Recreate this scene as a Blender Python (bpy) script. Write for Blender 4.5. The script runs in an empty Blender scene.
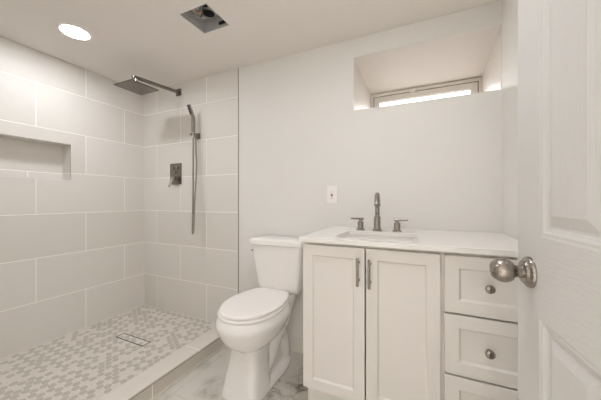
import bpy, bmesh, math, random
from mathutils import Vector, Matrix, Euler
random.seed(7)
SC = bpy.context.scene
COL = SC.collection
PI = math.pi

# ------------------------------------------------------------------ camera, world, exposure
YAW = math.atan(119.5 / 261.6)
EYE = 1.077
cam_d = bpy.data.cameras.new('camera')
cam_d.sensor_width = 36.0
cam_d.lens = 261.6 * 36.0 / 601.0
cam_d.clip_start = 0.02
cam = bpy.data.objects.new('camera', cam_d)
cam.location = (0, 0, EYE)
cam.rotation_euler = (PI / 2, 0, YAW)
COL.objects.link(cam)
SC.camera = cam

SC.view_settings.view_transform = 'Standard'
SC.view_settings.look = 'None'
SC.view_settings.gamma = 1.0
SC.view_settings.use_curve_mapping = False
SC.view_settings.exposure = 0.53
SC.cycles.diffuse_bounces = 8
SC.cycles.max_bounces = 14

W = bpy.data.worlds.new('daylight')
SC.world = W
W.use_nodes = True
_nt = W.node_tree
_tc = _nt.nodes.new('ShaderNodeTexCoord'); _sp = _nt.nodes.new('ShaderNodeSeparateXYZ')
_cr = _nt.nodes.new('ShaderNodeValToRGB')
_mr = _nt.nodes.new('ShaderNodeMapRange'); _mr.inputs['From Min'].default_value = -1.0
_nt.links.new(_tc.outputs['Generated'], _sp.inputs[0]); _nt.links.new(_sp.outputs[2], _mr.inputs['Value']); _nt.links.new(_mr.outputs[0], _cr.inputs[0])
_cr.color_ramp.elements[0].position = 0.47; _cr.color_ramp.elements[0].color = (0.16, 0.15, 0.14, 1)
_cr.color_ramp.elements[1].position = 0.53; _cr.color_ramp.elements[1].color = (1.0, 0.98, 0.965, 1)
_nt.links.new(_cr.outputs[0], _nt.nodes['Background'].inputs[0])
W.node_tree.nodes['Background'].inputs[1].default_value = 5.2
LAMP_STRENGTH = 80.0
LAMP_COLOR = (0.975, 0.995, 1.045, 1)

# ------------------------------------------------------------------ dimensions (metres)
XL, XR = -2.43, 0.389          # left wall tile face, right wall
YB = 1.679                     # tile face of the back wall
YP = 1.684                     # painted face of the back wall
YF = -0.10                     # inner face of the front wall
ZC = 2.122                     # ceiling
ZS = 0.059                     # shower floor
XT = -1.311                    # end of the tiling on the back wall
CURB_I, CURB_O, CURB_Z = -1.445, -1.316, 0.093
ROW = 0.306

# ------------------------------------------------------------------ materials
def new_mat(name):
    m = bpy.data.materials.new(name); m.use_nodes = True
    nt = m.node_tree
    return m, nt, nt.nodes['Principled BSDF']

def lin(r, g, b):
    f = lambda c: (c / 255 / 12.92) if c / 255 <= 0.04045 else ((c / 255 + 0.055) / 1.055) ** 2.4
    return (f(r), f(g), f(b), 1)

def N(nt, kind, **kw):
    n = nt.nodes.new(kind)
    for k, v in kw.items():
        if k.startswith('i_'):
            n.inputs[k[2:].replace('_', ' ')].default_value = v
        else:
            setattr(n, k, v)
    return n

def paint(name, col, rough=0.6, bump=0.0, scale=120, spec=0.5, vary=0.02):
    m, nt, p = new_mat(name)
    p.inputs['Roughness'].default_value = rough
    p.inputs['Specular IOR Level'].default_value = spec
    tc = N(nt, 'ShaderNodeTexCoord')
    no = N(nt, 'ShaderNodeTexNoise', i_Scale=2.5, i_Detail=3.0)
    nt.links.new(tc.outputs['Object'], no.inputs['Vector'])
    mx = N(nt, 'ShaderNodeMix', data_type='RGBA')
    mx.inputs[6].default_value = tuple(c * (1 - vary) for c in col[:3]) + (1,)
    mx.inputs[7].default_value = tuple(min(1, c * (1 + vary)) for c in col[:3]) + (1,)
    nt.links.new(no.outputs['Fac'], mx.inputs[0])
    nt.links.new(mx.outputs[2], p.inputs['Base Color'])
    if bump:
        n2 = N(nt, 'ShaderNodeTexNoise', i_Scale=scale, i_Detail=2.0)
        nt.links.new(tc.outputs['Object'], n2.inputs['Vector'])
        b = N(nt, 'ShaderNodeBump', i_Strength=bump, i_Distance=0.002)
        nt.links.new(n2.outputs['Fac'], b.inputs['Height'])
        nt.links.new(b.outputs['Normal'], p.inputs['Normal'])
    return m

def metal(name, col, rough=0.3, brushed=None):
    m, nt, p = new_mat(name)
    p.inputs['Base Color'].default_value = col
    p.inputs['Metallic'].default_value = 1.0
    p.inputs['Roughness'].default_value = rough
    tc = N(nt, 'ShaderNodeTexCoord')
    mp = N(nt, 'ShaderNodeMapping')
    mp.inputs['Scale'].default_value = brushed or (60, 60, 60)
    no = N(nt, 'ShaderNodeTexNoise', i_Scale=6.0, i_Detail=2.0)
    nt.links.new(tc.outputs['Object'], mp.inputs['Vector'])
    nt.links.new(mp.outputs[0], no.inputs['Vector'])
    mr = N(nt, 'ShaderNodeMapRange')
    mr.inputs['To Min'].default_value = max(0.03, rough - 0.02)
    mr.inputs['To Max'].default_value = rough + 0.02
    nt.links.new(no.outputs['Fac'], mr.inputs['Value'])
    nt.links.new(mr.outputs[0], p.inputs['Roughness'])
    return m

def tile_mat(name, axis, u0, bw, row, z0, c1, c2, grout, rough=0.5, mortar=0.0024, umax=None):
    """large-format tile: running bond, one tone per tile, faint linen streaks"""
    m, nt, p = new_mat(name)
    tc = N(nt, 'ShaderNodeTexCoord')
    sp = N(nt, 'ShaderNodeSeparateXYZ')
    nt.links.new(tc.outputs['Object'], sp.inputs[0])
    a = N(nt, 'ShaderNodeMath', operation='SUBTRACT'); a.inputs[1].default_value = u0
    nt.links.new(sp.outputs[axis], a.inputs[0])
    if umax is not None:                                  # the end column keeps its full tile up to the trim
        q = N(nt, 'ShaderNodeMath', operation='MINIMUM'); q.inputs[1].default_value = umax
        nt.links.new(a.outputs[0], q.inputs[0]); a = q
    z = N(nt, 'ShaderNodeMath', operation='SUBTRACT'); z.inputs[1].default_value = z0
    nt.links.new(sp.outputs[2], z.inputs[0])
    cb = N(nt, 'ShaderNodeCombineXYZ')
    nt.links.new(a.outputs[0], cb.inputs[0]); nt.links.new(z.outputs[0], cb.inputs[1])
    br = N(nt, 'ShaderNodeTexBrick', offset=0.5, offset_frequency=2, squash=1.0, squash_frequency=1)
    br.inputs['Scale'].default_value = 1.0
    br.inputs['Mortar Size'].default_value = mortar
    br.inputs['Mortar Smooth'].default_value = 0.1
    br.inputs['Bias'].default_value = 0.0
    br.inputs['Brick Width'].default_value = bw
    br.inputs['Row Height'].default_value = row
    br.inputs['Color1'].default_value = c1
    br.inputs['Color2'].default_value = c2
    br.inputs['Mortar'].default_value = grout
    nt.links.new(cb.outputs[0], br.inputs['Vector'])
    mp = N(nt, 'ShaderNodeMapping'); mp.inputs['Scale'].default_value = (4, 4, 130)
    nt.links.new(tc.outputs['Object'], mp.inputs['Vector'])
    no = N(nt, 'ShaderNodeTexNoise', i_Scale=3.0, i_Detail=3.0)
    nt.links.new(mp.outputs[0], no.inputs['Vector'])
    mr = N(nt, 'ShaderNodeMapRange'); mr.inputs['To Min'].default_value = 0.955; mr.inputs['To Max'].default_value = 1.045
    nt.links.new(no.outputs['Fac'], mr.inputs['Value'])
    mx = N(nt, 'ShaderNodeMix', data_type='RGBA', blend_type='MULTIPLY'); mx.inputs[0].default_value = 1.0
    nt.links.new(br.outputs['Color'], mx.inputs[6]); nt.links.new(mr.outputs[0], mx.inputs[7])
    nt.links.new(mx.outputs[2], p.inputs['Base Color'])
    rr = N(nt, 'ShaderNodeMapRange'); rr.inputs['To Min'].default_value = rough; rr.inputs['To Max'].default_value = 0.85
    nt.links.new(br.outputs['Fac'], rr.inputs['Value']); nt.links.new(rr.outputs[0], p.inputs['Roughness'])
    iv = N(nt, 'ShaderNodeMath', operation='SUBTRACT'); iv.inputs[0].default_value = 1.0
    nt.links.new(br.outputs['Fac'], iv.inputs[1])
    b = N(nt, 'ShaderNodeBump', i_Strength=0.25, i_Distance=0.001)
    nt.links.new(iv.outputs[0], b.inputs['Height']); nt.links.new(b.outputs[0], p.inputs['Normal'])
    return m

def marble_floor_mat():
    m, nt, p = new_mat('marble_tile')
    tc = N(nt, 'ShaderNodeTexCoord')
    warp = N(nt, 'ShaderNodeTexNoise', i_Scale=2.2, i_Detail=5.0, i_Roughness=0.6)
    nt.links.new(tc.outputs['Object'], warp.inputs['Vector'])
    ad = N(nt, 'ShaderNodeMix', data_type='VECTOR'); ad.inputs[0].default_value = 0.32
    nt.links.new(tc.outputs['Object'], ad.inputs[4]); nt.links.new(warp.outputs['Color'], ad.inputs[5])
    n1 = N(nt, 'ShaderNodeTexNoise', i_Scale=3.4, i_Detail=6.0, i_Roughness=0.6)
    nt.links.new(ad.outputs[1], n1.inputs['Vector'])
    # thin veins where the noise crosses its middle value
    s = N(nt, 'ShaderNodeMath', operation='SUBTRACT'); s.inputs[1].default_value = 0.5
    nt.links.new(n1.outputs['Fac'], s.inputs[0])
    ab = N(nt, 'ShaderNodeMath', operation='ABSOLUTE'); nt.links.new(s.outputs[0], ab.inputs[0])
    rp = N(nt, 'ShaderNodeValToRGB')
    e = rp.color_ramp.elements
    e[0].position = 0.0; e[0].color = lin(120, 108, 96)
    e[1].position = 0.10; e[1].color = lin(214, 210, 203)
    e2 = rp.color_ramp.elements.new(0.016); e2.color = lin(165, 158, 149)
    e3 = rp.color_ramp.elements.new(0.04); e3.color = lin(200, 195, 188)
    nt.links.new(ab.outputs[0], rp.inputs[0])
    # veins only in places
    n2 = N(nt, 'ShaderNodeTexNoise', i_Scale=2.6, i_Detail=2.0)
    nt.links.new(tc.outputs['Object'], n2.inputs['Vector'])
    mk = N(nt, 'ShaderNodeMapRange'); mk.inputs['From Min'].default_value = 0.47; mk.inputs['From Max'].default_value = 0.66
    nt.links.new(n2.outputs['Fac'], mk.inputs['Value'])
    mx = N(nt, 'ShaderNodeMix', data_type='RGBA'); mx.inputs[6].default_value = lin(217, 213, 206)
    nt.links.new(mk.outputs[0], mx.inputs[0]); nt.links.new(rp.outputs[0], mx.inputs[7])
    br = N(nt, 'ShaderNodeTexBrick', offset=0.5, offset_frequency=2)
    br.inputs['Scale'].default_value = 1.0; br.inputs['Mortar Size'].default_value = 0.0015
    br.inputs['Brick Width'].default_value = 0.6; br.inputs['Row Height'].default_value = 0.3
    mpb = N(nt, 'ShaderNodeMapping'); mpb.inputs['Location'].default_value = (0.13, 0.05, 0); mpb.inputs['Rotation'].default_value = (0, 0, PI / 2)
    nt.links.new(tc.outputs['Object'], mpb.inputs['Vector']); nt.links.new(mpb.outputs[0], br.inputs['Vector'])
    g = N(nt, 'ShaderNodeMix', data_type='RGBA'); g.inputs[7].default_value = lin(190, 185, 178)
    nt.links.new(br.outputs['Fac'], g.inputs[0]); nt.links.new(mx.outputs[2], g.inputs[6])
    nt.links.new(g.outputs[2], p.inputs['Base Color'])
    p.inputs['Roughness'].default_value = 0.22
    return m

def grain_mat(name, col, scale):
    """painted moulded door skin with embossed wood grain"""
    m, nt, p = new_mat(name)
    p.inputs['Base Color'].default_value = col
    p.inputs['Roughness'].default_value = 0.42
    tc = N(nt, 'ShaderNodeTexCoord')
    mp = N(nt, 'ShaderNodeMapping'); mp.inputs['Scale'].default_value = scale
    nt.links.new(tc.outputs['Object'], mp.inputs['Vector'])
    no = N(nt, 'ShaderNodeTexNoise', i_Scale=1.0, i_Detail=3.0, i_Roughness=0.6)
    no.inputs['Distortion'].default_value = 0.6
    nt.links.new(mp.outputs[0], no.inputs['Vector'])
    b = N(nt, 'ShaderNodeBump', i_Strength=0.8, i_Distance=0.001)
    nt.links.new(no.outputs['Fac'], b.inputs['Height']); nt.links.new(b.outputs[0], p.inputs['Normal'])
    return m

def emit(name, col, s):
    m, nt, p = new_mat(name)
    p.inputs['Base Color'].default_value = (0.9, 0.9, 0.9, 1)
    p.inputs['Emission Color'].default_value = col
    p.inputs['Emission Strength'].default_value = s
    return m

def stone_tile(name, col, dark, scale=45):
    m, nt, p = new_mat(name)
    tc = N(nt, 'ShaderNodeTexCoord')
    no = N(nt, 'ShaderNodeTexNoise', i_Scale=scale, i_Detail=4.0)
    nt.links.new(tc.outputs['Object'], no.inputs['Vector'])
    mx = N(nt, 'ShaderNodeMix', data_type='RGBA'); mx.inputs[6].default_value = dark; mx.inputs[7].default_value = col
    nt.links.new(no.outputs['Fac'], mx.inputs[0]); nt.links.new(mx.outputs[2], p.inputs['Base Color'])
    p.inputs['Roughness'].default_value = 0.38
    return m

M = {}
M['wall'] = paint('wall_paint', lin(228, 226, 222), 0.55, 0.05, 260, 0.35)
M['ceil'] = paint('ceiling_paint', lin(231, 226, 220), 0.8, 0.05, 200, 0.2)
M['reveal'] = paint('reveal_paint', lin(228, 223, 218), 0.4, 0.06, 160, 0.4)
TC1, TC2, GR = lin(222, 218, 212), lin(215, 210, 203), lin(250, 247, 242)
M['tile_b'] = tile_mat('wall_tile_back', 0, -1.945, 0.613, ROW, ZS, TC1, TC2, GR, umax=0.6)
M['tile_l'] = tile_mat('wall_tile_left', 1, 0.891, 0.598, ROW, ZS, TC1, TC2, GR)
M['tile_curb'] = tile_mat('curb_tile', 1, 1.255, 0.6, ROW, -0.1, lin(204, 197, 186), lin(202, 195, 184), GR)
M['curb_top'] = tile_mat('curb_cap', 1, 1.285, 0.6, 0.6, -1.0, lin(224, 218, 210), lin(222, 216, 208), GR)
M['marble'] = marble_floor_mat()
M['hexw'] = stone_tile('mosaic_white', lin(224, 219, 211), lin(210, 204, 195))
M['hexg'] = stone_tile('mosaic_grey', lin(200, 194, 185), lin(182, 176, 166))
M['grout'] = paint('mosaic_grout', lin(228, 223, 215), 0.9)
M['ceramic'] = paint('white_ceramic', lin(240, 237, 234), 0.12, 0, spec=0.5, vary=0.005)
M['plastic'] = paint('white_plastic', lin(247, 243, 240), 0.25, 0, vary=0.005)
M['cab'] = paint('white_lacquer', lin(228, 224, 219), 0.42, 0.03, 90, 0.4, vary=0.008)
M['quartz'] = paint('white_quartz', lin(238, 235, 231), 0.22, 0, vary=0.012)
M['trim'] = paint('trim_white', lin(228, 224, 217), 0.35, 0, vary=0.01)
M['door'] = grain_mat('door_paint', lin(204, 202, 199), (22, 22, 190))
M['door_v'] = grain_mat('door_paint_upright', lin(204, 202, 199), (190, 190, 9))
M['nickel'] = metal('brushed_nickel', lin(158, 151, 143), 0.27, (30, 30, 160))
M['nickel_d'] = metal('dark_nickel', lin(140, 132, 124), 0.3)
M['gun'] = metal('gunmetal', lin(132, 126, 120), 0.26)
M['chrome'] = metal('chrome', lin(205, 202, 198), 0.12)
M['galv'] = paint('galvanised_steel', lin(196, 196, 194), 0.38, 0.2, 30, 0.5, vary=0.22)
M['galv'].node_tree.nodes['Principled BSDF'].inputs['Metallic'].default_value = 0.25
M['black'] = paint('black_void', lin(18, 17, 16), 0.8)
M['darkgap'] = paint('dark_cavity', lin(70, 64, 60), 0.8)
M['frame_d'] = metal('drain_steel', lin(58, 52, 48), 0.5)
M['edge'] = paint('edge_profile', lin(150, 145, 138), 0.5)
M['red'] = paint('red_plastic', lin(200, 60, 72), 0.35)
M['grey_p'] = paint('grey_plastic', lin(150, 145, 140), 0.4)
M['copper'] = metal('copper_wire', lin(190, 140, 110), 0.35)
M['cloth'] = paint('wire_sheath', lin(196, 186, 170), 0.5)

gm, gnt, gp = new_mat('window_glass')
gp.inputs['Base Color'].default_value = (1, 1, 1, 1); gp.inputs['Roughness'].default_value = 0.0
gp.inputs['Transmission Weight'].default_value = 1.0; gp.inputs['IOR'].default_value = 1.01
M['glass'] = gm

# ------------------------------------------------------------------ mesh helpers
def finish(name, bm, mat, parent=None, smooth=False, angle=35, bevel=0.0, seg=2, mats=None):
    bmesh.ops.recalc_face_normals(bm, faces=bm.faces)
    me = bpy.data.meshes.new(name)
    bm.to_mesh(me); bm.free()
    o = bpy.data.objects.new(name, me)
    COL.objects.link(o)
    for mm in (mats or [mat]):
        me.materials.append(mm)
    if smooth:
        for p in me.polygons: p.use_smooth = True
        if angle < 180:
            me.set_sharp_from_angle(angle=math.radians(angle))
    if bevel:
        b = o.modifiers.new('bevel', 'BEVEL'); b.width = bevel; b.segments = seg; b.limit_method = 'ANGLE'
        b.angle_limit = math.radians(40)
    if parent is not None:
        o.parent = parent
        o.location = (-parent.location[0], -parent.location[1], -parent.location[2]) if parent.type == 'EMPTY' and parent.parent is None and parent.rotation_euler.z == 0 else (0, 0, 0)
    return o

def sub(name, bm, mat, parent, **kw):
    """part of a part: the parent's mesh is already in scene coordinates"""
    o = finish(name, bm, mat, None, **kw)
    o.parent = parent
    return o

def thing(name, label, cat, loc=(0, 0, 0), group=None):
    o = bpy.data.objects.new(name, None); COL.objects.link(o)
    o.empty_display_size = 0.05
    o.location = loc
    tag(o, label, cat, group)
    return o

def tag(o, label, cat, group=None):
    o['label'] = label; o['category'] = cat
    if group: o['group'] = group
    return o

def struct(o):
    o['kind'] = 'structure'
    return o

def box(bm, x0, x1, y0, y1, z0, z1, mi=0):
    vs = [bm.verts.new((x, y, z)) for x in (x0, x1) for y in (y0, y1) for z in (z0, z1)]
    for f in ((0, 1, 3, 2), (4, 6, 7, 5), (0, 4, 5, 1), (2, 3, 7, 6), (0, 2, 6, 4), (1, 5, 7, 3)):
        fc = bm.faces.new([vs[i] for i in f]); fc.material_index = mi
    return bm

def B(*a):
    bm = bmesh.new(); box(bm, *a); return bm

def basis(d):
    d = Vector(d).normalized()
    up = Vector((0, 0, 1)) if abs(d.z) < 0.9 else Vector((0, 1, 0))
    a = d.cross(up).normalized()
    return a, d.cross(a).normalized(), d

def lathe(bm, origin, axis, prof, n=32, cap=True):
    """prof: list of (distance along the axis, radius)"""
    a, b, d = basis(axis); o = Vector(origin)
    rings = []
    for t, r in prof:
        rings.append([bm.verts.new(o + d * t + (a * math.cos(2 * PI * k / n) + b * math.sin(2 * PI * k / n)) * max(r, 1e-5)) for k in range(n)])
    for r0, r1 in zip(rings, rings[1:]):
        for k in range(n):
            bm.faces.new((r0[k], r0[(k + 1) % n], r1[(k + 1) % n], r1[k]))
    if cap:
        bm.faces.new(rings[0][::-1]); bm.faces.new(rings[-1])
    return bm

def catmull(pts, n=8):
    P = [Vector(p) for p in pts]; out = []
    for i in range(len(P) - 1):
        p0 = P[max(0, i - 1)]; p1 = P[i]; p2 = P[i + 1]; p3 = P[min(len(P) - 1, i + 2)]
        for k in range(n):
            t = k / n
            out.append(0.5 * ((2 * p1) + (p2 - p0) * t + (2 * p0 - 5 * p1 + 4 * p2 - p3) * t * t + (3 * p1 - p0 - 3 * p2 + p3) * t ** 3))
    out.append(P[-1])
    return out

def tube(bm, pts, r, n=12):
    rs = r if isinstance(r, (list, tuple)) else [r] * len(pts)
    P = [Vector(p) for p in pts]
    t0 = (P[1] - P[0]).normalized(); a, b, _ = basis(t0)
    rings = []
    for i, p in enumerate(P):
        t = (P[min(i + 1, len(P) - 1)] - P[max(i - 1, 0)]).normalized()
        a = (a - t * a.dot(t)).normalized(); b = t.cross(a)
        rings.append([bm.verts.new(p + (a * math.cos(2 * PI * k / n) + b * math.sin(2 * PI * k / n)) * rs[i]) for k in range(n)])
    for r0, r1 in zip(rings, rings[1:]):
        for k in range(n):
            bm.faces.new((r0[k], r0[(k + 1) % n], r1[(k + 1) % n], r1[k]))
    bm.faces.new(rings[0][::-1]); bm.faces.new(rings[-1])
    return bm

def oriented_box(bm, p0, p1, w, h, side=None):
    """bar of section w (along side) x h from p0 to p1"""
    p0, p1 = Vector(p0), Vector(p1); d = (p1 - p0).normalized()
    s = Vector(side) if side else basis(d)[0]
    s = (s - d * s.dot(d)).normalized(); u = d.cross(s)
    vs = []
    for p in (p0, p1):
        for i, j in ((-1, -1), (1, -1), (1, 1), (-1, 1)):
            vs.append(bm.verts.new(p + s * (i * w / 2) + u * (j * h / 2)))
    for f in ((3, 2, 1, 0), (4, 5, 6, 7), (0, 1, 5, 4), (1, 2, 6, 5), (2, 3, 7, 6), (3, 0, 4, 7)):
        bm.faces.new([vs[i] for i in f])
    return bm

def loft(bm, rings, cap=True):
    R = [[bm.verts.new(p) for p in r] for r in rings]
    n = len(R[0])
    for r0, r1 in zip(R, R[1:]):
        for k in range(n):
            bm.faces.new((r0[k], r0[(k + 1) % n], r1[(k + 1) % n], r1[k]))
    if cap:
        bm.faces.new(R[0][::-1]); bm.faces.new(R[-1])
    return bm

def oval(cx, yf, yb, hw, z, ef=2.0, eb=2.0, n=56, split=0.5):
    """plan outline: front half and back half may be squarer (exponent > 2)"""
    yc = yf + (yb - yf) * split
    pts = []
    for k in range(n):
        t = 2 * PI * k / n
        c, s = math.cos(t), math.sin(t)
        e = ef if s < 0 else eb
        x = math.copysign(abs(c) ** (2 / e), c) * hw
        y = math.copysign(abs(s) ** (2 / e), s) * ((yc - yf) if s < 0 else (yb - yc))
        pts.append((cx + x, yc + y, z))
    return pts

# ------------------------------------------------------------------ the room
# floor of the bathroom, marble-look tile
struct(finish('floor', B(XL - 0.1, XR + 0.1, YF - 0.12, YP + 0.1, -0.08, 0.0), M['marble']))

# ceiling with cut-outs: fan housing and two recessed lamps sit against / in it
FX0, FX1, FY0, FY1 = -1.232, -1.034, 1.056, 1.245
bm = bmesh.new()
xs = [XL - 0.1, FX0, FX1, XR + 0.1]; ys = [YF - 0.12, FY0, FY1, YP + 0.8]
for i in range(3):
    for j in range(3):
        if (i, j) != (1, 1):
            box(bm, xs[i], xs[i + 1], ys[j], ys[j + 1], ZC, ZC + 0.012)
struct(finish('ceiling', bm, M['ceil']))

# left wall, tiled, with a recessed niche
NY0, NY1, NZ0, NZ1, ND = 0.47, 1.090, 1.232, 1.500, 0.122
bm = bmesh.new()
ys = [YF - 0.12, NY0, NY1, YP + 0.1]; zs = [0.0, NZ0, NZ1, ZC]
for i in range(3):
    for j in range(3):
        if (i, j) != (1, 1):
            box(bm, XL - 0.15, XL, ys[i], ys[i + 1], zs[j], zs[j + 1])
box(bm, XL - 0.15, XL - ND, NY0, NY1, NZ0, NZ1)
bmesh.ops.remove_doubles(bm, verts=bm.verts, dist=1e-5)
wl = struct(finish('wall_left', bm, M['tile_l']))
bm = bmesh.new()
for a in ((NY0 - .004, NY1 + .004, NZ0 - .006, NZ0), (NY1, NY1 + .004, NZ0, NZ1), (NY0 - .003, NY0, NZ0, NZ1)):
    box(bm, XL - 0.006, XL + 0.0018, a[0], a[1], a[2], a[3])
finish('niche_edge', bm, M['trim'], wl)

# back wall, painted, with a deep window recess
WX0, WX1, WZ0, WZ1, WY = -0.391, XR, 1.657, 2.000, 2.33
bm = bmesh.new()
box(bm, XL - 0.1, WX0, YP, YP + 0.02, 0, ZC)
box(bm, WX0, XR + 0.1, YP, YP + 0.02, 0, WZ0)
box(bm, WX0, XR + 0.1, YP, YP + 0.02, WZ1, ZC)
wb = struct(finish('wall_back', bm, M['wall']))
# recess lining: left cheek, head, sill, right cheek
bm = bmesh.new()
box(bm, WX0 - 0.10, WX0, YP + 0.0201, WY + 0.12, WZ0 - 0.05, WZ1 + 0.06)
box(bm, WX0, XR + 0.12, YP + 0.0201, WY + 0.12, WZ1, WZ1 + 0.06)
box(bm, WX0, XR + 0.12, YP + 0.0201, WY + 0.12, WZ0 - 0.05, WZ0)
vs = []
for z in (WZ0 - 0.05, WZ1 + 0.06):
    for x, y in ((XR, YP + 0.0201), (XR + 0.12, YP + 0.0201), (XR + 0.15, WY + 0.12), (XR + 0.040, WY + 0.12)):
        vs.append((x, y, z))
loft(bm, [vs[:4], vs[4:]])
rv = finish('window_reveal', bm, M['reveal'], wb)
# tile cladding over the shower part
bm = bmesh.new(); box(bm, XL - 0.02, XT, YB, YP + 0.001, 0.0, ZC)
finish('tile_cladding', bm, M['tile_b'], wb)
struct(finish('trim_1', B(XT, XT + 0.0025, YB - 0.001, YP, CURB_Z, ZC), M['edge']))

# right wall and front wall with the doorway the camera stands at
struct(finish('wall_right', B(XR, XR + 0.1, YF - 0.12, YP, 0, ZC), M['wall']))
DX0, DX1, DZ = -0.53, 0.265, 2.04
bm = bmesh.new()
box(bm, XL - 0.1, DX0, YF - 0.12, YF, 0, ZC)
box(bm, DX1, XR + 0.1, YF - 0.12, YF, 0, ZC)
box(bm, DX0, DX1, YF - 0.12, YF, DZ, ZC)
struct(finish('wall_front', bm, M['wall']))

# unseen hall added behind the doorway to cut daylight; its sides stay open
struct(finish('floor_hall_added', B(-1.6, 1.4, -1.25, YF - 0.121, -0.08, 0.0), M['marble']))
struct(finish('ceiling_hall_added', B(-1.6, 1.4, -1.25, YF - 0.121, 2.4, 2.42), M['ceil']))
struct(finish('wall_hall_added', B(-1.6, 1.4, -1.35, -1.25, -0.08, 2.42), M['wall']))

# baseboard between the curb and the vanity
bm = bmesh.new()
x0, x1 = CURB_O, XR
prof = [(YP, 0.0), (YP - 0.014, 0.0), (YP - 0.014, 0.108), (YP - 0.010, 0.120), (YP - 0.006, 0.129), (YP, 0.130)]
loft(bm, [[(x0, y, z) for y, z in prof], [(x1, y, z) for y, z in prof]])
struct(finish('baseboard_back', bm, M['trim']))

# ------------------------------------------------------------------ shower floor: hexagon mosaic
def clip(poly, x0, x1, y0, y1):
    for ax, lim, sg in ((0, x0, 1), (0, x1, -1), (1, y0, 1), (1, y1, -1)):
        out = []
        for i in range(len(poly)):
            p, q = poly[i - 1], poly[i]
            dp, dq = sg * (p[ax] - lim), sg * (q[ax] - lim)
            if (dp >= 0) != (dq >= 0):
                t = dp / (dp - dq); out.append((p[0] + (q[0] - p[0]) * t, p[1] + (q[1] - p[1]) * t))
            if dq >= 0: out.append(q)
        poly = out
        if len(poly) < 3: return []
    return poly

PITCH, GAP = 0.0410, 0.0050
R_HEX = (PITCH - GAP) / math.sqrt(3)
rnd = random.Random(21)
HEXES = []
CX = PITCH * math.sqrt(3) / 2
for k in range(-3, 31):
    for j in range(-3, 47):
        x = -2.44 + k * CX
        y = -0.1 + j * PITCH + (PITCH / 2 if k % 2 else 0)
        # axial coordinates -> every third cell is the white heart of a grey ring
        q = k; r_ = j - (k - (k & 1)) // 2
        heart = (q - r_) % 3 == 0
        v = rnd.random()
        grey = (v < 0.12) if heart else (v < 0.82)
        HEXES.append((x, y, grey))

def hexes(bm, x0, x1, y0, y1, z0, z1):
    for x, y, grey in HEXES:
        if x < x0 - .03 or x > x1 + .03 or y < y0 - .03 or y > y1 + .03: continue
        poly = clip([(x + R_HEX * math.cos(PI / 3 * i), y + R_HEX * math.sin(PI / 3 * i)) for i in range(6)], x0, x1, y0, y1)
        if len(poly) < 3: continue
        cx = sum(p[0] for p in poly) / len(poly); cy = sum(p[1] for p in poly) / len(poly)
        lo = [bm.verts.new((a, b, z0)) for a, b in poly]
        hi = [bm.verts.new((cx + (a - cx) * 0.965, cy + (b - cy) * 0.965, z1)) for a, b in poly]
        mi = 2 if grey else 1
        try:
            bm.faces.new(hi).material_index = mi
            for i in range(len(poly)):
                bm.faces.new((lo[i - 1], lo[i], hi[i], hi[i - 1])).material_index = mi
        except ValueError:
            pass

DRX0, DRX1, DRY0, DRY1 = -2.056, -1.755, 1.197, 1.260
bm = bmesh.new()
box(bm, XL, CURB_I, YF, YB, 0.001, ZS - 0.0012)
for (a, b, c, d) in ((XL, CURB_I, YF, DRY0), (XL, CURB_I, DRY1, YB), (XL, DRX0, DRY0, DRY1), (DRX1, CURB_I, DRY0, DRY1)):
    hexes(bm, a + .0015, b - .0015, c + .0008, d - .0008, ZS - 0.0013, ZS)
struct(finish('shower_floor', bm, None, mats=[M['grout'], M['hexw'], M['hexg']]))

# curb: tiled upstand with a paler cap
bm = B(CURB_I + 0.004, CURB_O - 0.002, YF, YB, 0.001, CURB_Z - 0.010)
cb = struct(finish('shower_curb', bm, M['tile_curb']))
finish('curb_cap', B(CURB_I, CURB_O + 0.001, YF, YB, CURB_Z - 0.010, CURB_Z), M['curb_top'], cb, bevel=0.0012)
finish('caulk_bead', B(CURB_O - 0.002, CURB_O + 0.007, YF, YP - 0.015, 0.0, 0.007), M['grout'], cb)
finish('edge_trim', B(CURB_O - 0.002, CURB_O + 0.0015, YF, YB, CURB_Z - 0.0135, CURB_Z - 0.010), M['nickel_d'], cb)

# linear drain, tile-in
dr = thing('linear_drain', 'narrow rectangular tile-in drain with dark metal rim in the shower floor', 'drain', ((DRX0 + DRX1) / 2, (DRY0 + DRY1) / 2, ZS))
bm = bmesh.new(); e = 0.0048
for a in ((DRX0, DRX1, DRY0, DRY0 + e), (DRX0, DRX1, DRY1 - e, DRY1), (DRX0, DRX0 + e, DRY0 + e, DRY1 - e), (DRX1 - e, DRX1, DRY0 + e, DRY1 - e)):
    box(bm, *a, ZS - 0.001, ZS + 0.0012)
finish('rim', bm, M['frame_d'], dr)
bm = bmesh.new()
box(bm, DRX0 + e, DRX1 - e, DRY0 + e, DRY1 - e, ZS - 0.0011, ZS - 0.0006)
hexes(bm, DRX0 + e + .001, DRX1 - e - .001, DRY0 + e + .001, DRY1 - e - .001, ZS - 0.0007, ZS + 0.0004)
finish('tile_insert', bm, None, dr, mats=[M['grout'], M['hexw'], M['hexg']])

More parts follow.
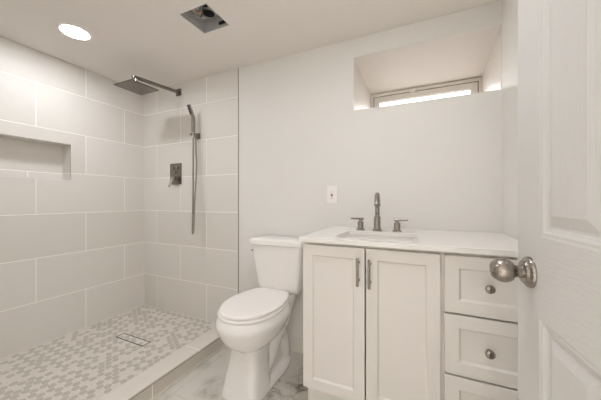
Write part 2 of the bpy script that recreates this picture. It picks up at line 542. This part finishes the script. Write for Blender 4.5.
# ------------------------------------------------------------------ window
wx0, wx1 = WX0 + 0.001, XR + 0.033
zt = 1.992
win = thing('window_1', 'white hopper window', 'window', (0, WY, WZ0)); del win['label']; del win['category']; struct(win)
bm = bmesh.new(); fw = 0.022
for a in ((wx0, wx0 + fw, WZ0, zt), (wx1 - fw, wx1, WZ0, zt), (wx0 + fw, wx1 - fw, zt - fw, zt), (wx0 + fw, wx1 - fw, WZ0, WZ0 + fw)):
    box(bm, a[0], a[1], WY, WY + 0.06, a[2], a[3])
finish('window_frame', bm, M['trim'], win, bevel=0.002)
bm = bmesh.new(); g = 0.005; sw = 0.045
sx0, sx1, sz0, sz1 = wx0 + fw + g, wx1 - fw - g, WZ0 + fw + g, zt - fw - g
for a in ((sx0, sx0 + sw, sz0, sz1), (sx1 - sw, sx1, sz0, sz1), (sx0 + sw, sx1 - sw, sz1 - sw, sz1), (sx0 + sw, sx1 - sw, sz0, sz0 + sw)):
    box(bm, a[0], a[1], WY + 0.006, WY + 0.046, a[2], a[3])
sash = finish('sash', bm, M['trim'], win, bevel=0.002)
sub('pane', B(sx0 + sw, sx1 - sw, WY + 0.024, WY + 0.028, sz0 + sw, sz1 - sw), M['glass'], sash)
bm = bmesh.new()
for a in ((sx0 - g, sx0, sz0, sz1), (sx1, sx1 + g, sz0, sz1), (sx0 - g, sx1 + g, sz1, sz1 + g), (sx0 - g, sx1 + g, sz0 - g, sz0)):
    box(bm, a[0], a[1], WY + 0.012, WY + 0.05, a[2], a[3])
finish('sash_gap_shade', bm, M['darkgap'], win)  # dark strips in the gap round the sash, its shade put into the colour
bm = bmesh.new(); lx = -0.055
box(bm, lx - 0.018, lx + 0.018, WY - 0.012, WY + 0.006, sz1 - 0.006, sz1 + 0.016)
box(bm, lx - 0.006, lx + 0.006, WY - 0.026, WY - 0.012, sz1 - 0.012, sz1 + 0.010)
finish('latch', bm, M['plastic'], win, bevel=0.002)

# ------------------------------------------------------------------ recessed lamps
def lamp(x, y, label, level):
    t = thing('recessed_light', label, 'ceiling light', (x, y, ZC), 'recessed ceiling lights')
    bm = bmesh.new(); n = 48
    prof = [(0.070, 0.0), (0.070, -0.004), (0.082, -0.0035), (0.085, 0.0)]
    R = [[(x + r * math.cos(2 * PI * k / n), y + r * math.sin(2 * PI * k / n), ZC + z) for k in range(n)] for r, z in prof]
    loft(bm, R, cap=False)
    finish('trim_ring', bm, M['plastic'], t, smooth=True)
    bm = bmesh.new(); lathe(bm, (x, y, ZC - 0.0005), (0, 0, -1), [(0, 0.0698), (0.0036, 0.0698)], 48)
    finish('lens', bm, emit('lamp_lens', LAMP_COLOR, LAMP_STRENGTH * level), t)
    return t
lamp(-1.952, 0.897, 'round white recessed ceiling light glowing above the shower', 1.15)
lamp(-0.20, 0.78, 'round recessed ceiling light in front of the vanity, above the frame', 0.90)
lamp(-1.15, 0.22, 'added unseen fill light near the doorway end of the ceiling, above the frame', 0.45)  # extra fill lamp, added to brighten the lower tiles and shower

# ------------------------------------------------------------------ open fan housing in the ceiling
fan = thing('exhaust_fan_housing', 'open galvanised fan housing without its cover, set in the ceiling', 'fan housing', ((FX0 + FX1) / 2, (FY0 + FY1) / 2, ZC))
bm = bmesh.new(); t = 0.0015; hz = ZC + 0.083
e = 0.002
box(bm, FX0 + e, FX0 + e + t, FY0 + e, FY1 - e, ZC - 0.001, hz); box(bm, FX1 - e - t, FX1 - e, FY0 + e, FY1 - e, ZC - 0.001, hz)
box(bm, FX0 + e, FX1 - e, FY0 + e, FY0 + e + t, ZC - 0.001, hz); box(bm, FX0 + e, FX1 - e, FY1 - e - t, FY1 - e, ZC - 0.001, hz)
box(bm, FX0 + e, FX1 - e, FY0 + e, FY1 - e, hz, hz + t)
for k in range(3):                                   # pressed ribs
    zz = ZC + 0.018 + k * 0.022
    box(bm, FX0 + e + t, FX0 + e + 0.005, FY0 + 0.02, FY1 - 0.02, zz, zz + 0.006)
finish('housing', bm, M['galv'], fan)
bm = bmesh.new()
lathe(bm, (-1.157, 1.199, hz - 0.0005), (0, 0, -1), [(0, 0.041), (0.010, 0.041), (0.010, 0.039), (0.002, 0.038)], 28)
finish('blower_collar', bm, M['galv'], fan)
bm = bmesh.new(); lathe(bm, (-1.157, 1.199, hz - 0.0025), (0, 0, -1), [(0, 0.0375), (0.002, 0.0375)], 28)
finish('blower_opening', bm, M['black'], fan)
bm = bmesh.new()
lathe(bm, (-1.178, 1.118, hz - 0.0005), (0, 0, -1), [(0, 0.026), (0.020, 0.026), (0.026, 0.022), (0.030, 0.012), (0.036, 0.010)], 24)
finish('motor', bm, M['galv'], fan, smooth=True)
bm = bmesh.new(); lathe(bm, (-1.128, 1.140, hz - 0.0005), (0, 0, -1), [(0, 0.021), (0.003, 0.021)], 24)
finish('wiring_hole', bm, M['black'], fan)
bm = bmesh.new(); box(bm, -1.108, -1.055, FY1 - 0.012, FY1 - 0.0035, ZC + 0.016, ZC + 0.034)
finish('duct_opening', bm, M['black'], fan, bevel=0.002)
bm = bmesh.new(); box(bm, -1.205, -1.150, 1.140, 1.150, hz - 0.035, hz)
finish('bracket', bm, M['galv'], fan)
for mm, pts in ((M['cloth'], [(-1.21, 1.11, hz - .01), (-1.19, 1.15, ZC + .04), (-1.175, 1.17, ZC + .03), (-1.16, 1.15, ZC + .05), (-1.12, 1.125, hz - .003)]),
                (M['black'], [(-1.20, 1.20, hz - .01), (-1.19, 1.17, ZC + .05), (-1.16, 1.15, ZC + .035), (-1.12, 1.13, hz - .003)]),
                (M['copper'], [(-1.16, 1.08, hz - .01), (-1.17, 1.12, ZC + .04), (-1.14, 1.14, ZC + .04)])):
    bm = bmesh.new(); tube(bm, catmull(pts), 0.003, 8)
    finish('wire', bm, mm, fan, smooth=True)

# ------------------------------------------------------------------ rain shower
rs = thing('rain_shower', 'square gunmetal rain shower head on a straight wall arm', 'shower head', (-1.965, YB, 2.02))
ax = -1.962
bm = B(ax - 0.030, ax + 0.030, YB - 0.010, YB, 2.008, 2.068)
finish('wall_flange', bm, M['gun'], rs, bevel=0.002)
bm = bmesh.new(); oriented_box(bm, (ax, YB - 0.008, 2.038), (ax, 1.262, 2.004), 0.026, 0.022, (1, 0, 0))
finish('arm', bm, M['gun'], rs, bevel=0.003)
bm = bmesh.new(); lathe(bm, (ax, 1.290, 1.996), (0, 0, -1), [(0, 0.012), (0.026, 0.012), (0.030, 0.017), (0.046, 0.017), (0.05, 0.010), (0.06, 0.010)], 24)
finish('swivel_nut', bm, M['chrome'], rs, smooth=True)
hz0 = 1.928
bm = B(ax - 0.103, ax + 0.108, 1.188, 1.398, hz0, hz0 + 0.009)
hd = finish('spray_head', bm, M['gun'], rs, bevel=0.002)
bm = bmesh.new()
for i in range(12):
    for j in range(12):
        lathe(bm, (ax - 0.088 + i * 0.016, 1.2035 + j * 0.016, hz0 + 0.0005), (0, 0, -1), [(0, 0.0044), (0.003, 0.0034)], 8)
nz = sub('nozzles', bm, M['grey_p'], hd); nz.location = (0, 0, 0)

# ------------------------------------------------------------------ hand shower and its holder
hx, hy = -1.734, 1.622
hs = thing('hand_shower', 'slim square hand shower wand with its hose hanging on the back tiles', 'hand shower', (hx, hy, 1.6))
bm = bmesh.new()
P = [(hx, hy + 0.004, 1.648), (hx, hy + 0.003, 1.74), (hx, hy + 0.001, 1.770), (hx - .004, hy - 0.022, 1.825), (hx - .006, hy - 0.040, 1.866)]
secs = []
for i, p in enumerate(P):
    t = Vector(P[min(i + 1, 4)]) - Vector(P[max(i - 1, 0)]); t.normalize()
    s = Vector((1, 0, 0)); u = t.cross(s)
    w = [0.024, 0.027, 0.028, 0.030, 0.030][i]; h = [0.024, 0.024, 0.022, 0.018, 0.015][i]
    secs.append([Vector(p) + s * (a * w / 2) + u * (b * h / 2) for a, b in ((-1, -1), (1, -1), (1, 1), (-1, 1))])
loft(bm, secs)
wand = finish('wand', bm, M['nickel'], hs, bevel=0.002)
bm = bmesh.new()
oriented_box(bm, (hx - .0015, hy - 0.0185, 1.790), (hx - .0055, hy - 0.0465, 1.858), 0.023, 0.003, (1, 0, 0))
sub('spray_face', bm, M['darkgap'], wand)
bm = bmesh.new()
lathe(bm, (hx, hy + 0.004, 1.650), (0, 0, -1), [(0, 0.009), (0.02, 0.009), (0.03, 0.007), (0.05, 0.0065)], 16)
sub('hose_nut', bm, M['chrome'], wand, smooth=True)
ox, oy = -1.731, YB - 0.028
bm = bmesh.new()
hp = [(hx, hy + .004, 1.605), (hx, hy + .004, 1.40), (hx + .010, hy - .008, 1.10), (hx + .022, hy - .024, 0.90), (hx + 0.027, hy - .031, 0.83),
      (hx + .033, hy - .033, 0.800), (hx + .040, hy - .031, 0.83), (hx + .040, hy - .026, 0.92), (hx + .034, hy - .010, 1.10), (hx + .028, hy + .012, 1.35), (ox, oy, 1.52), (ox, oy, 1.576)]
tube(bm, catmull(hp, 14), 0.0068, 10)
finish('hose', bm, M['nickel'], hs, smooth=True)

ho = thing('shower_holder', 'square wall outlet bracket that holds the hand shower wand', 'shower bracket', (ox, YB, 1.60))
finish('wall_plate', B(ox - 0.022, ox + 0.022, YB - 0.008, YB, 1.598, 1.650), M['nickel_d'], ho, bevel=0.002)
bm = bmesh.new()
box(bm, ox - 0.010, ox + 0.010, oy - 0.010, YB - 0.008, 1.606, 1.640)
lathe(bm, (ox, oy, 1.608), (0, 0, -1), [(0, 0.009), (0.026, 0.009), (0.030, 0.0075)], 16)
finish('outlet_elbow', bm, M['nickel_d'], ho, bevel=0.0015)
bm = bmesh.new()
box(bm, hx - 0.022, hx + 0.022, hy + 0.018, hy + 0.028, 1.622, 1.642)
box(bm, hx - 0.022, hx - 0.0125, hy - 0.010, hy + 0.018, 1.622, 1.642)
box(bm, hx + 0.0125, hx + 0.022, hy - 0.010, hy + 0.018, 1.622, 1.642)
box(bm, hx - 0.038, hx - 0.022, hy - 0.004, hy + 0.010, 1.624, 1.640)
finish('cradle', bm, M['nickel'], ho, bevel=0.0015)

# ------------------------------------------------------------------ shower valve
vx0, vx1, vz0, vz1 = -2.068, -1.928, 1.220, 1.405
sv = thing('shower_valve', 'rectangular gunmetal shower valve plate with lever on the back tiles', 'shower valve', ((vx0 + vx1) / 2, YB, 1.31))
finish('plate', B(vx0, vx1, YB - 0.008, YB, vz0, vz1), M['gun'], sv, bevel=0.002)
for dx, dz in ((-0.028, 0.145), (0.022, 0.145), (-0.003, 0.108)):
    bm = bmesh.new(); lathe(bm, (-2.000 + dx, YB - 0.007, vz0 + dz), (0, -1, 0), [(0, 0.011), (0.009, 0.011), (0.011, 0.009)], 20)
    finish('push_button', bm, M['nickel'], sv, smooth=True)
kx, kz = -1.985, 1.268
bm = bmesh.new(); oriented_box(bm, (kx, YB - 0.007, kz), (kx, YB - 0.055, kz), 0.040, 0.040, (1, 0, 0))
hn = finish('handle', bm, M['nickel_d'], sv, bevel=0.002)
bm = bmesh.new(); oriented_box(bm, (kx + 0.004, YB - 0.050, kz + 0.008), (kx - 0.034, YB - 0.060, kz - 0.078), 0.020, 0.010, (1, 0, 0))
sub('lever', bm, M['chrome'], hn, bevel=0.002)

# ------------------------------------------------------------------ toilet
TX, TK = -0.887, -0.868
to = thing('toilet', 'white two-piece toilet with closed lid between the shower curb and the vanity', 'toilet', (TX, 1.30, 0))
def ring(z, yf, yb, hw, ef=2.2, eb=2.4, sp=0.5):
    return oval(TX, yf, yb, hw, z, ef, eb, 64, sp)
bm = bmesh.new()
# bowl and front pedestal
loft(bm, [ring(0.0, 1.108, 1.34, .120, 5, 3), ring(.02, 1.110, 1.34, .118, 5, 3), ring(.06, 1.122, 1.34, .110, 5.5, 3), ring(.14, 1.142, 1.34, .099, 5.5, 3),
          ring(.20, 1.154, 1.35, .092, 5.0, 3), ring(.248, 1.156, 1.37, .089, 4.5, 2.8), ring(.262, 1.140, 1.40, .098, 3.0, 2.5), ring(.276, 1.118, 1.43, .118, 2.4, 2.5, .5),
          ring(.300, 1.092, 1.46, .143, 2.2, 2.5, .5), ring(.332, 1.066, 1.48, .165, 2.05, 2.6, .55), ring(.366, 1.047, 1.49, .179, 2.0, 2.8, .55), ring(.39, 1.037, 1.495, .187, 2.0, 2.8, .55),
          ring(.408, 1.035, 1.50, .189, 2.0, 3, .55), ring(.425, 1.041, 1.50, .184, 2.0, 3, .55), ring(.440, 1.049, 1.50, .176, 2.0, 3, .55), ring(.446, 1.056, 1.50, .170, 2.0, 3, .55)])
# rear deck that carries the tank
loft(bm, [oval(TX, 1.40, 1.60, .085, .24, 4, 4), oval(TX, 1.40, 1.635, .105, .34, 4, 4), oval(TX, 1.40, 1.640, .125, .42, 5, 5), oval(TX, 1.40, 1.640, .125, .455, 5, 5)])
# rear body and the trapway bulging from its side
loft(bm, [oval(TX, 1.28, 1.60, .075, 0.0, 3, 3), oval(TX, 1.28, 1.59, .070, .15, 3, 3), oval(TX, 1.28, 1.56, .066, .30, 3, 3)])
for sx in (-1, 1):
    tube(bm, catmull([(TX + sx * .050, 1.24, .13), (TX + sx * .056, 1.31, .105), (TX + sx * .060, 1.37, .15), (TX + sx * .062, 1.42, .225), (TX + sx * .060, 1.475, .235), (TX + sx * .056, 1.525, .17), (TX + sx * .054, 1.55, .05)], 8), 0.045, 16)
# foot flange
loft(bm, [oval(TX, 1.108, 1.62, .122, 0.0, 3, 3.4), oval(TX, 1.110, 1.62, .121, .016, 3, 3.4), oval(TX, 1.125, 1.61, .108, .034, 3, 3.4), oval(TX, 1.15, 1.60, .090, .05, 3, 3.4)])
bowl = finish('bowl', bm, M['ceramic'], to)
for p in bowl.data.polygons: p.use_smooth = True
md = bowl.modifiers.new('fuse', 'REMESH'); md.mode = 'VOXEL'; md.voxel_size = 0.0055; md.use_smooth_shade = True
md = bowl.modifiers.new('smooth', 'SMOOTH'); md.factor = 0.5; md.iterations = 7
for sx in (-1, 1):
    bm = bmesh.new(); lathe(bm, (TX + sx * 0.100, 1.42, 0.030), (0, 0, 1), [(0, .016), (.006, .016), (.014, .012), (.017, .004)], 20)
    finish('bolt_cap', bm, M['plastic'], to, smooth=True)
# seat ring and lid
def seat_ring(yf, yb, hw, z):
    yc = yf + (yb - yf) * 0.52
    return [(TX + (x - TX) * (1 - 0.30 * max(0, (y - yc) / (yb - yc)) ** 1.7), y, z) for x, y, z in oval(TX, yf, yb, hw, z, 2.05, 6.0, 72, 0.52)]
bm = bmesh.new()
loft(bm, [seat_ring(1.058, 1.512, .174, .447), seat_ring(1.054, 1.514, .178, .450), seat_ring(1.053, 1.515, .179, .459), seat_ring(1.057, 1.512, .175, .462)])
finish('seat', bm, M['plastic'], to, smooth=True, angle=60)
bm = bmesh.new()
loft(bm, [seat_ring(1.074, 1.523, .165, .466), seat_ring(1.063, 1.527, .172, .4685), seat_ring(1.062, 1.527, .173, .477), seat_ring(1.066, 1.525, .170, .4805),
          seat_ring(1.080, 1.515, .156, .4822), seat_ring(1.15, 1.45, .085, .4832)])
finish('lid', bm, M['plastic'], to, smooth=True, angle=60)
for sx in (-1, 1):
    bm = B(TX + sx * 0.075 - 0.022, TX + sx * 0.075 + 0.022, 1.500, 1.540, 0.447, 0.468)
    finish('hinge', bm, M['plastic'], to, bevel=0.005, seg=3)
# tank: flares towards the top
def trect(z, yf, yb, hw, r=9): return oval(TK, yf, yb, hw, z, r, r, 96)
TYB = 1.668
bm = bmesh.new()
loft(bm, [trect(.462, 1.530, TYB, .140), trect(.470, 1.520, TYB, .150), trect(.50, 1.512, TYB, .156), trect(.62, 1.500, TYB, .171), trect(.775, 1.487, TYB, .188)])
finish('tank', bm, M['ceramic'], to, smooth=True, angle=60)
bm = bmesh.new()
loft(bm, [trect(.776, 1.484, TYB, .192), trect(.779, 1.475, TYB + .002, .200), trect(.806, 1.473, TYB + .002, .202), trect(.815, 1.478, TYB + .002, .197), trect(.819, 1.49, TYB - .008, .185), trect(.820, 1.54, TYB - .05, .13)])
finish('tank_lid', bm, M['ceramic'], to, smooth=True, angle=60)
bm = bmesh.new()
lathe(bm, (TK - 0.172, 1.524, 0.735), (-1, 0, 0), [(0, .010), (.010, .010), (.013, .007)], 16)
oriented_box(bm, (TK - 0.184, 1.530, 0.735), (TK - 0.185, 1.496, 0.732), 0.009, 0.006, (0, 0, 1))
finish('flush_lever', bm, M['nickel_d'], to, bevel=0.002)

# ------------------------------------------------------------------ vanity cabinet
VX0, VX1, VY = -0.499, 0.372, 1.120
va = thing('vanity_cabinet', 'white shaker vanity cabinet with two doors and a stack of three drawers', 'vanity', ((VX0 + VX1) / 2, 1.4, 0))
bm = bmesh.new()
box(bm, VX0, VX0 + 0.018, VY + 0.021, 1.666, 0.205, 0.880)
box(bm, VX1 - 0.018, VX1, VY + 0.021, 1.666, 0.205, 0.880)
box(bm, VX0, VX1, VY + 0.030, 1.666, 0.205, 0.223)
box(bm, VX0, VX1, 1.650, 1.666, 0.205, 0.880)
box(bm, 0.068, 0.088, VY + 0.021, 1.65, 0.223, 0.880)
box(bm, VX0 + 0.018, VX1 - 0.018, VY + 0.0215, VY + 0.030, 0.845, 0.880)
box(bm, VX0, VX0 + 0.018, 1.19, 1.666, 0.0, 0.205); box(bm, VX1 - 0.018, VX1, 1.19, 1.666, 0.0, 0.205)
body = finish('carcass', bm, M['cab'], va)
finish('toe_kick', B(VX0 + 0.0, VX1, 1.180, 1.192, 0.0, 0.204), M['cab'], va)
finish('filler_strip', B(VX1 + 0.001, XR - 0.001, VY + 0.02, VY + 0.04, 0.0, 0.878), M['cab'], va)

def shaker(name, x0, x1, z0, z1, rail=0.046):
    """five-piece front: frame proud of a recessed flat panel, small bevel inside"""
    bm = bmesh.new()
    y, yp, yb = VY, VY + 0.009, VY + 0.020
    def rect(i, yy): return [(x0 + i, yy, z0 + i), (x1 - i, yy, z0 + i), (x1 - i, yy, z1 - i), (x0 + i, yy, z1 - i)]
    loft(bm, [rect(0, yb), rect(0, y + 0.0012), rect(0.0012, y), rect(rail, y), rect(rail + 0.007, yp), rect(rail + 0.02, yp)])
    return finish(name, bm, M['cab'], va)

def pull(parent, x, z0, z1):
    bm = bmesh.new(); y = VY - 0.030
    lathe(bm, (x, y, z0), (0, 0, 1), [(0, .0045), (.001, .0058), (z1 - z0 - .001, .0058), (z1 - z0, .0045)], 18)
    for z in (z0 + 0.020, z1 - 0.022):
        lathe(bm, (x, VY, z), (0, -1, 0), [(0, .0062), (.004, .0050), (.030, .0045)], 14)
    return sub('bar_handle', bm, M['nickel'], parent, smooth=True, angle=40)

def knob(parent, x, z):
    bm = bmesh.new()
    lathe(bm, (x, VY, z), (0, -1, 0), [(-.0005 + .0005, .009), (.002, .0085), (.005, .0055), (.013, .0055), (.016, .0120), (.019, .0150), (.023, .0150), (.026, .0125), (.027, .004)], 28)
    k = sub('knob', bm, M['nickel'], parent, smooth=True, angle=50)
    return k

d1 = shaker('door', -0.4985, -0.2135, 0.206, 0.871)
pull(d1, -0.238, 0.716, 0.834)
d2 = shaker('door', -0.2075, 0.0710, 0.206, 0.871)
pull(d2, -0.190, 0.712, 0.832)
for z0, z1 in ((0.658, 0.871), (0.4300, 0.651), (0.206, 0.4225)):
    d = shaker('drawer', 0.0845, 0.3665, z0, z1)
    knob(d, 0.222, (z0 + z1) / 2 + (0.002 if z1 > 0.8 else 0))

# ------------------------------------------------------------------ countertop with undermount basin
CX0, CX1, CY0, CY1, CZ0, CZ1 = -0.514, XR - 0.001, 1.103, 1.680, 0.884, 0.905
SX0, SX1, SY0, SY1 = -0.365, -0.010, 1.172, 1.452
ct = thing('countertop', 'white quartz vanity countertop with a rectangular undermount basin', 'countertop', (0, 1.4, CZ0))
bm = bmesh.new()
xs = [CX0, SX0, SX1, CX1]; ys = [CY0, SY0, SY1, CY1]
top = {}; bot = {}
for i, x in enumerate(xs):
    for j, y in enumerate(ys):
        top[i, j] = bm.verts.new((x, y, CZ1)); bot[i, j] = bm.verts.new((x, y, CZ0))
for i in range(3):
    for j in range(3):
        if (i, j) == (1, 1): continue
        bm.faces.new((top[i, j], top[i + 1, j], top[i + 1, j + 1], top[i, j + 1]))
        bm.faces.new((bot[i, j], bot[i, j + 1], bot[i + 1, j + 1], bot[i + 1, j]))
for a, b in (((0, 0), (1, 0)), ((1, 0), (2, 0)), ((2, 0), (3, 0)), ((3, 0), (3, 1)), ((3, 1), (3, 2)), ((3, 2), (3, 3)), ((3, 3), (2, 3)), ((2, 3), (1, 3)), ((1, 3), (0, 3)), ((0, 3), (0, 2)), ((0, 2), (0, 1)), ((0, 1), (0, 0)),
             ((1, 1), (1, 2)), ((1, 2), (2, 2)), ((2, 2), (2, 1)), ((2, 1), (1, 1))):
    bm.faces.new((bot[a], bot[b], top[b], top[a]))
finish('slab', bm, M['quartz'], ct, bevel=0.0015)
def srect(i, z, n=10):
    r = 0.035
    x0, x1, y0, y1 = SX0 - 0.006 + i, SX1 + 0.006 - i, SY0 - 0.006 + i, SY1 + 0.006 - i
    pts = []
    for cx, cy, a0 in ((x1 - r, y0 + r, -PI / 2), (x1 - r, y1 - r, 0), (x0 + r, y1 - r, PI / 2), (x0 + r, y0 + r, PI)):
        for k in range(n): pts.append((cx + r * math.cos(a0 + PI / 2 * k / (n - 1)), cy + r * math.sin(a0 + PI / 2 * k / (n - 1)), z))
    return pts
bm = bmesh.new()
loft(bm, [srect(-0.012, CZ0 - .012), srect(-0.012, CZ0 - .0005), srect(0, CZ0 - .0005), srect(0.004, CZ0 - .06), srect(0.012, CZ0 - .115), srect(0.035, CZ0 - .135), srect(0.09, CZ0 - .140)], cap=False)
R = srect(0.09, CZ0 - .140); bm.faces.new([bm.verts.new(p) for p in R])
bmesh.ops.remove_doubles(bm, verts=bm.verts, dist=1e-6)
basin = finish('basin', bm, M['ceramic'], ct, smooth=True, angle=60)
bm = bmesh.new(); lathe(bm, ((SX0 + SX1) / 2, 1.35, CZ0 - .1395), (0, 0, 1), [(0, .022), (.003, .021), (.004, .012)], 24)
sub('basin_drain', bm, M['nickel'], basin, smooth=True)

# ------------------------------------------------------------------ widespread faucet
FY, FX, Z0 = 1.512, -0.2175, CZ1
fa = thing('faucet', 'brushed nickel widespread faucet with arched spout behind the basin', 'faucet', (FX, FY, Z0))
bm = bmesh.new()
lathe(bm, (FX, FY, Z0), (0, 0, 1), [(0, .0265), (.006, .0265), (.010, .0200), (.014, .0185), (.075, .0185), (.079, .0170), (.080, .013)], 32)
pth = catmull([(FX, FY, Z0 + .07), (FX, FY, Z0 + .12), (FX, FY, Z0 + .165), (FX, FY - .014, Z0 + .198), (FX, FY - .045, Z0 + .215), (FX, FY - .080, Z0 + .204), (FX, FY - .105, Z0 + .172), (FX, FY - .112, Z0 + .158)], 8)
SA = math.radians(8)
def turn(p):
    dx, dy = p[0] - FX, p[1] - FY
    return Vector((FX + dx * math.cos(SA) - dy * math.sin(SA), FY + dx * math.sin(SA) + dy * math.cos(SA), p[2] - (0.014 if p[2] > Z0 + .1 else 0)))
pth = [turn(p) for p in pth]
tube(bm, pth, [0.0122 + 0.0036 * max(0.0, min(1.0, (i / (len(pth) - 1) - 0.5) / 0.45)) for i in range(len(pth))], 20)
sp = finish('spout', bm, M['nickel'], fa, smooth=True, angle=40)
bm = bmesh.new(); lathe(bm, turn((FX, FY - .1118, Z0 + .160)), (0, -.2, -1), [(0, .0150), (.006, .0150), (.0065, .009)], 20)
sub('aerator', bm, M['nickel_d'], sp, smooth=True, angle=40)
for sx, hx_ in ((-1, -0.311), (1, -0.1135)):
    bm = bmesh.new()
    lathe(bm, (hx_, FY, Z0), (0, 0, 1), [(0, .0245), (.006, .0245), (.010, .0180), (.013, .0165), (.046, .0165), (.049, .0150), (.0495, .009), (.060, .009)], 28)
    h = finish('handle', bm, M['nickel'], fa, smooth=True, angle=40)
    bm = bmesh.new()
    lathe(bm, (hx_ - sx * .018, FY, Z0 + .064), (sx, 0, 0), [(0, .005), (.001, .0065), (.073, .0050), (.074, .004)], 16)
    sub('lever', bm, M['nickel'], h, smooth=True, angle=40)

# ------------------------------------------------------------------ wall outlet
oxc, ozc = -0.535, 1.110
ou = thing('wall_outlet', 'white wall outlet plate with small red and black buttons above the countertop', 'outlet', (oxc, YP, ozc))
bm = bmesh.new()
def prect(w, h, y): return [(oxc - w, y, ozc - h), (oxc + w, y, ozc - h), (oxc + w, y, ozc + h), (oxc - w, y, ozc + h)]
loft(bm, [prect(.037, .062, YP), prect(.037, .062, YP - .004), prect(.034, .059, YP - .007)])
finish('plate', bm, M['plastic'], ou)
finish('receptacle', B(oxc - .0165, oxc + .0165, YP - .009, YP - .0065, ozc - .034, ozc + .034), M['plastic'], ou, bevel=0.001)
finish('reset_button', B(oxc - .0055, oxc + .0055, YP - .0125, YP - .009, ozc + .0005, ozc + .0085), M['red'], ou)
finish('test_button', B(oxc - .0055, oxc + .0055, YP - .0125, YP - .009, ozc - .0085, ozc - .0005), M['black'], ou)
bm = bmesh.new(); lathe(bm, (oxc, YP - .009, ozc - .024), (0, -1, 0), [(0, .003), (.0015, .0025)], 12)
finish('indicator', bm, M['red'], ou)
for sx in (-1, 1):
    for zc in (.022, -.016):
        finish('slot', B(oxc + sx * .0065 - .001, oxc + sx * .0065 + .001, YP - .0093, YP - .009, ozc + zc - .004, ozc + zc + .004), M['grey_p'], ou)

# ------------------------------------------------------------------ the open door: six moulded panels
DW, DT, DH0, DH1 = 0.755, 0.035, 0.012, 2.030
ED = Vector((0.212, 0.782, 0))
ANG = math.atan2(0.065, 0.998)
# local frame: u = from the lock edge to the hinge edge, n = out of the visible face, z up
U = Vector((math.sin(ANG), -math.cos(ANG), 0)); NN = Vector((-math.cos(ANG), -math.sin(ANG), 0))
def D(u, n, z): return ED + U * u + NN * n + Vector((0, 0, z))
PU = [(0.103, 0.288), (DW - 0.288, DW - 0.103)]
PZ = [(0.235, 0.838), (1.003, 1.640), (1.745, 1.925)]
bm = bmesh.new()
us = [0, PU[0][0], PU[0][1], PU[1][0], PU[1][1], DW]
zs = [DH0] + [z for p in PZ for z in p] + [DH1]
for face, n0, sg in ((0, 0.0, 1), (1, -DT, -1)):
    for i in range(5):
        for j in range(7):
            if i in (1, 3) and j in (1, 3, 5):
                u0, u1, z0, z1 = us[i], us[i + 1], zs[j], zs[j + 1]
                rings = []
                for ins, dep in ((0, 0), (.004, .0015), (.009, .0015), (.013, .006), (.019, .0085), (.023, .0085), (.044, .0015)):
                    n = n0 - sg * dep
                    rings.append([D(u0 + ins, n, z0 + ins), D(u1 - ins, n, z0 + ins), D(u1 - ins, n, z1 - ins), D(u0 + ins, n, z1 - ins)])
                R = [[bm.verts.new(p) for p in r] for r in rings]
                for r0, r1 in zip(R, R[1:]):
                    for k in range(4):
                        bm.faces.new((r0[k], r0[(k + 1) % 4], r1[(k + 1) % 4], r1[k])).material_index = 1
                bm.faces.new(R[-1]).material_index = 1
            else:
                f = bm.faces.new([bm.verts.new(D(a, n0, b)) for a, b in ((us[i], zs[j]), (us[i + 1], zs[j]), (us[i + 1], zs[j + 1]), (us[i], zs[j + 1]))])
                f.material_index = 1 if i in (0, 4) or (i == 2 and j in (1, 3, 5)) else 0
for q in (((0, 0), (0, 1)), ((DW, 0), (DW, 1))):
    u = q[0][0]
    bm.faces.new([bm.verts.new(D(u, n, z)) for n, z in ((0, DH0), (-DT, DH0), (-DT, DH1), (0, DH1))]).material_index = 1
for z in (DH0, DH1):
    bm.faces.new([bm.verts.new(D(u, n, z)) for u, n in ((0, 0), (DW, 0), (DW, -DT), (0, -DT))])
bmesh.ops.remove_doubles(bm, verts=bm.verts, dist=1e-5)
door = struct(finish('door_1', bm, None, mats=[M['door'], M['door_v']]))
# knob set on the visible face
KU, KZ = 0.062, 0.921
ko = D(KU, 0, KZ)
bm = bmesh.new(); lathe(bm, ko, NN, [(0, .0335), (.003, .0335), (.006, .0320), (.009, .0265), (.0095, .0265), (.0135, .0240), (.0145, .019)], 48)
rose = sub('knob_rosette', bm, M['nickel'], door, smooth=True, angle=30)
bm = bmesh.new()
lathe(bm, ko + NN * 0.008, NN, [(0, .0150), (.010, .0125), (.018, .0130), (.022, .0155), (.025, .0215), (.030, .0245), (.037, .0262), (.044, .0260), (.051, .0238), (.057, .0200), (.060, .0172), (.0610, .0160), (.0600, .0150)], 48)
kn = sub('door_knob', bm, M['nickel'], door, smooth=True, angle=40)
bm = bmesh.new()
lathe(bm, ko + NN * 0.0675, NN, [(0, .0150), (.0005, .0148), (.0010, .009), (.0030, .0085), (.0032, .003)], 28)
oc = sub('lock_cylinder', bm, M['nickel_d'], kn, smooth=True, angle=30)
# the other side of the knob set
ko2 = D(KU, -DT, KZ)
bm = bmesh.new()
lathe(bm, ko2, -NN, [(0, .0335), (.006, .0320), (.009, .0265), (.0145, .019), (.016, .013), (.026, .0130), (.033, .0215), (.045, .0262), (.059, .0238), (.068, .0172), (.068, .004)], 40)
sub('rear_knob', bm, M['nickel'], door, smooth=True, angle=40)
bm = bmesh.new()
lo, hi = KZ - 0.028, KZ + 0.028
loft(bm, [[D(-.0012, n, z) for n, z in ((-.005, lo), (-.030, lo), (-.030, hi), (-.005, hi))], [D(.0005, n, z) for n, z in ((-.005, lo), (-.030, lo), (-.030, hi), (-.005, hi))]])
sub('latch_plate', bm, M['nickel'], door)
for z in (0.25, 1.05, 1.82):
    bm = bmesh.new(); c = D(DW + 0.004, -0.002, z - 0.045)
    lathe(bm, c, (0, 0, 1), [(0, .0055), (.09, .0055)], 14)
    sub('hinge', bm, M['nickel'], door, smooth=True, angle=40)
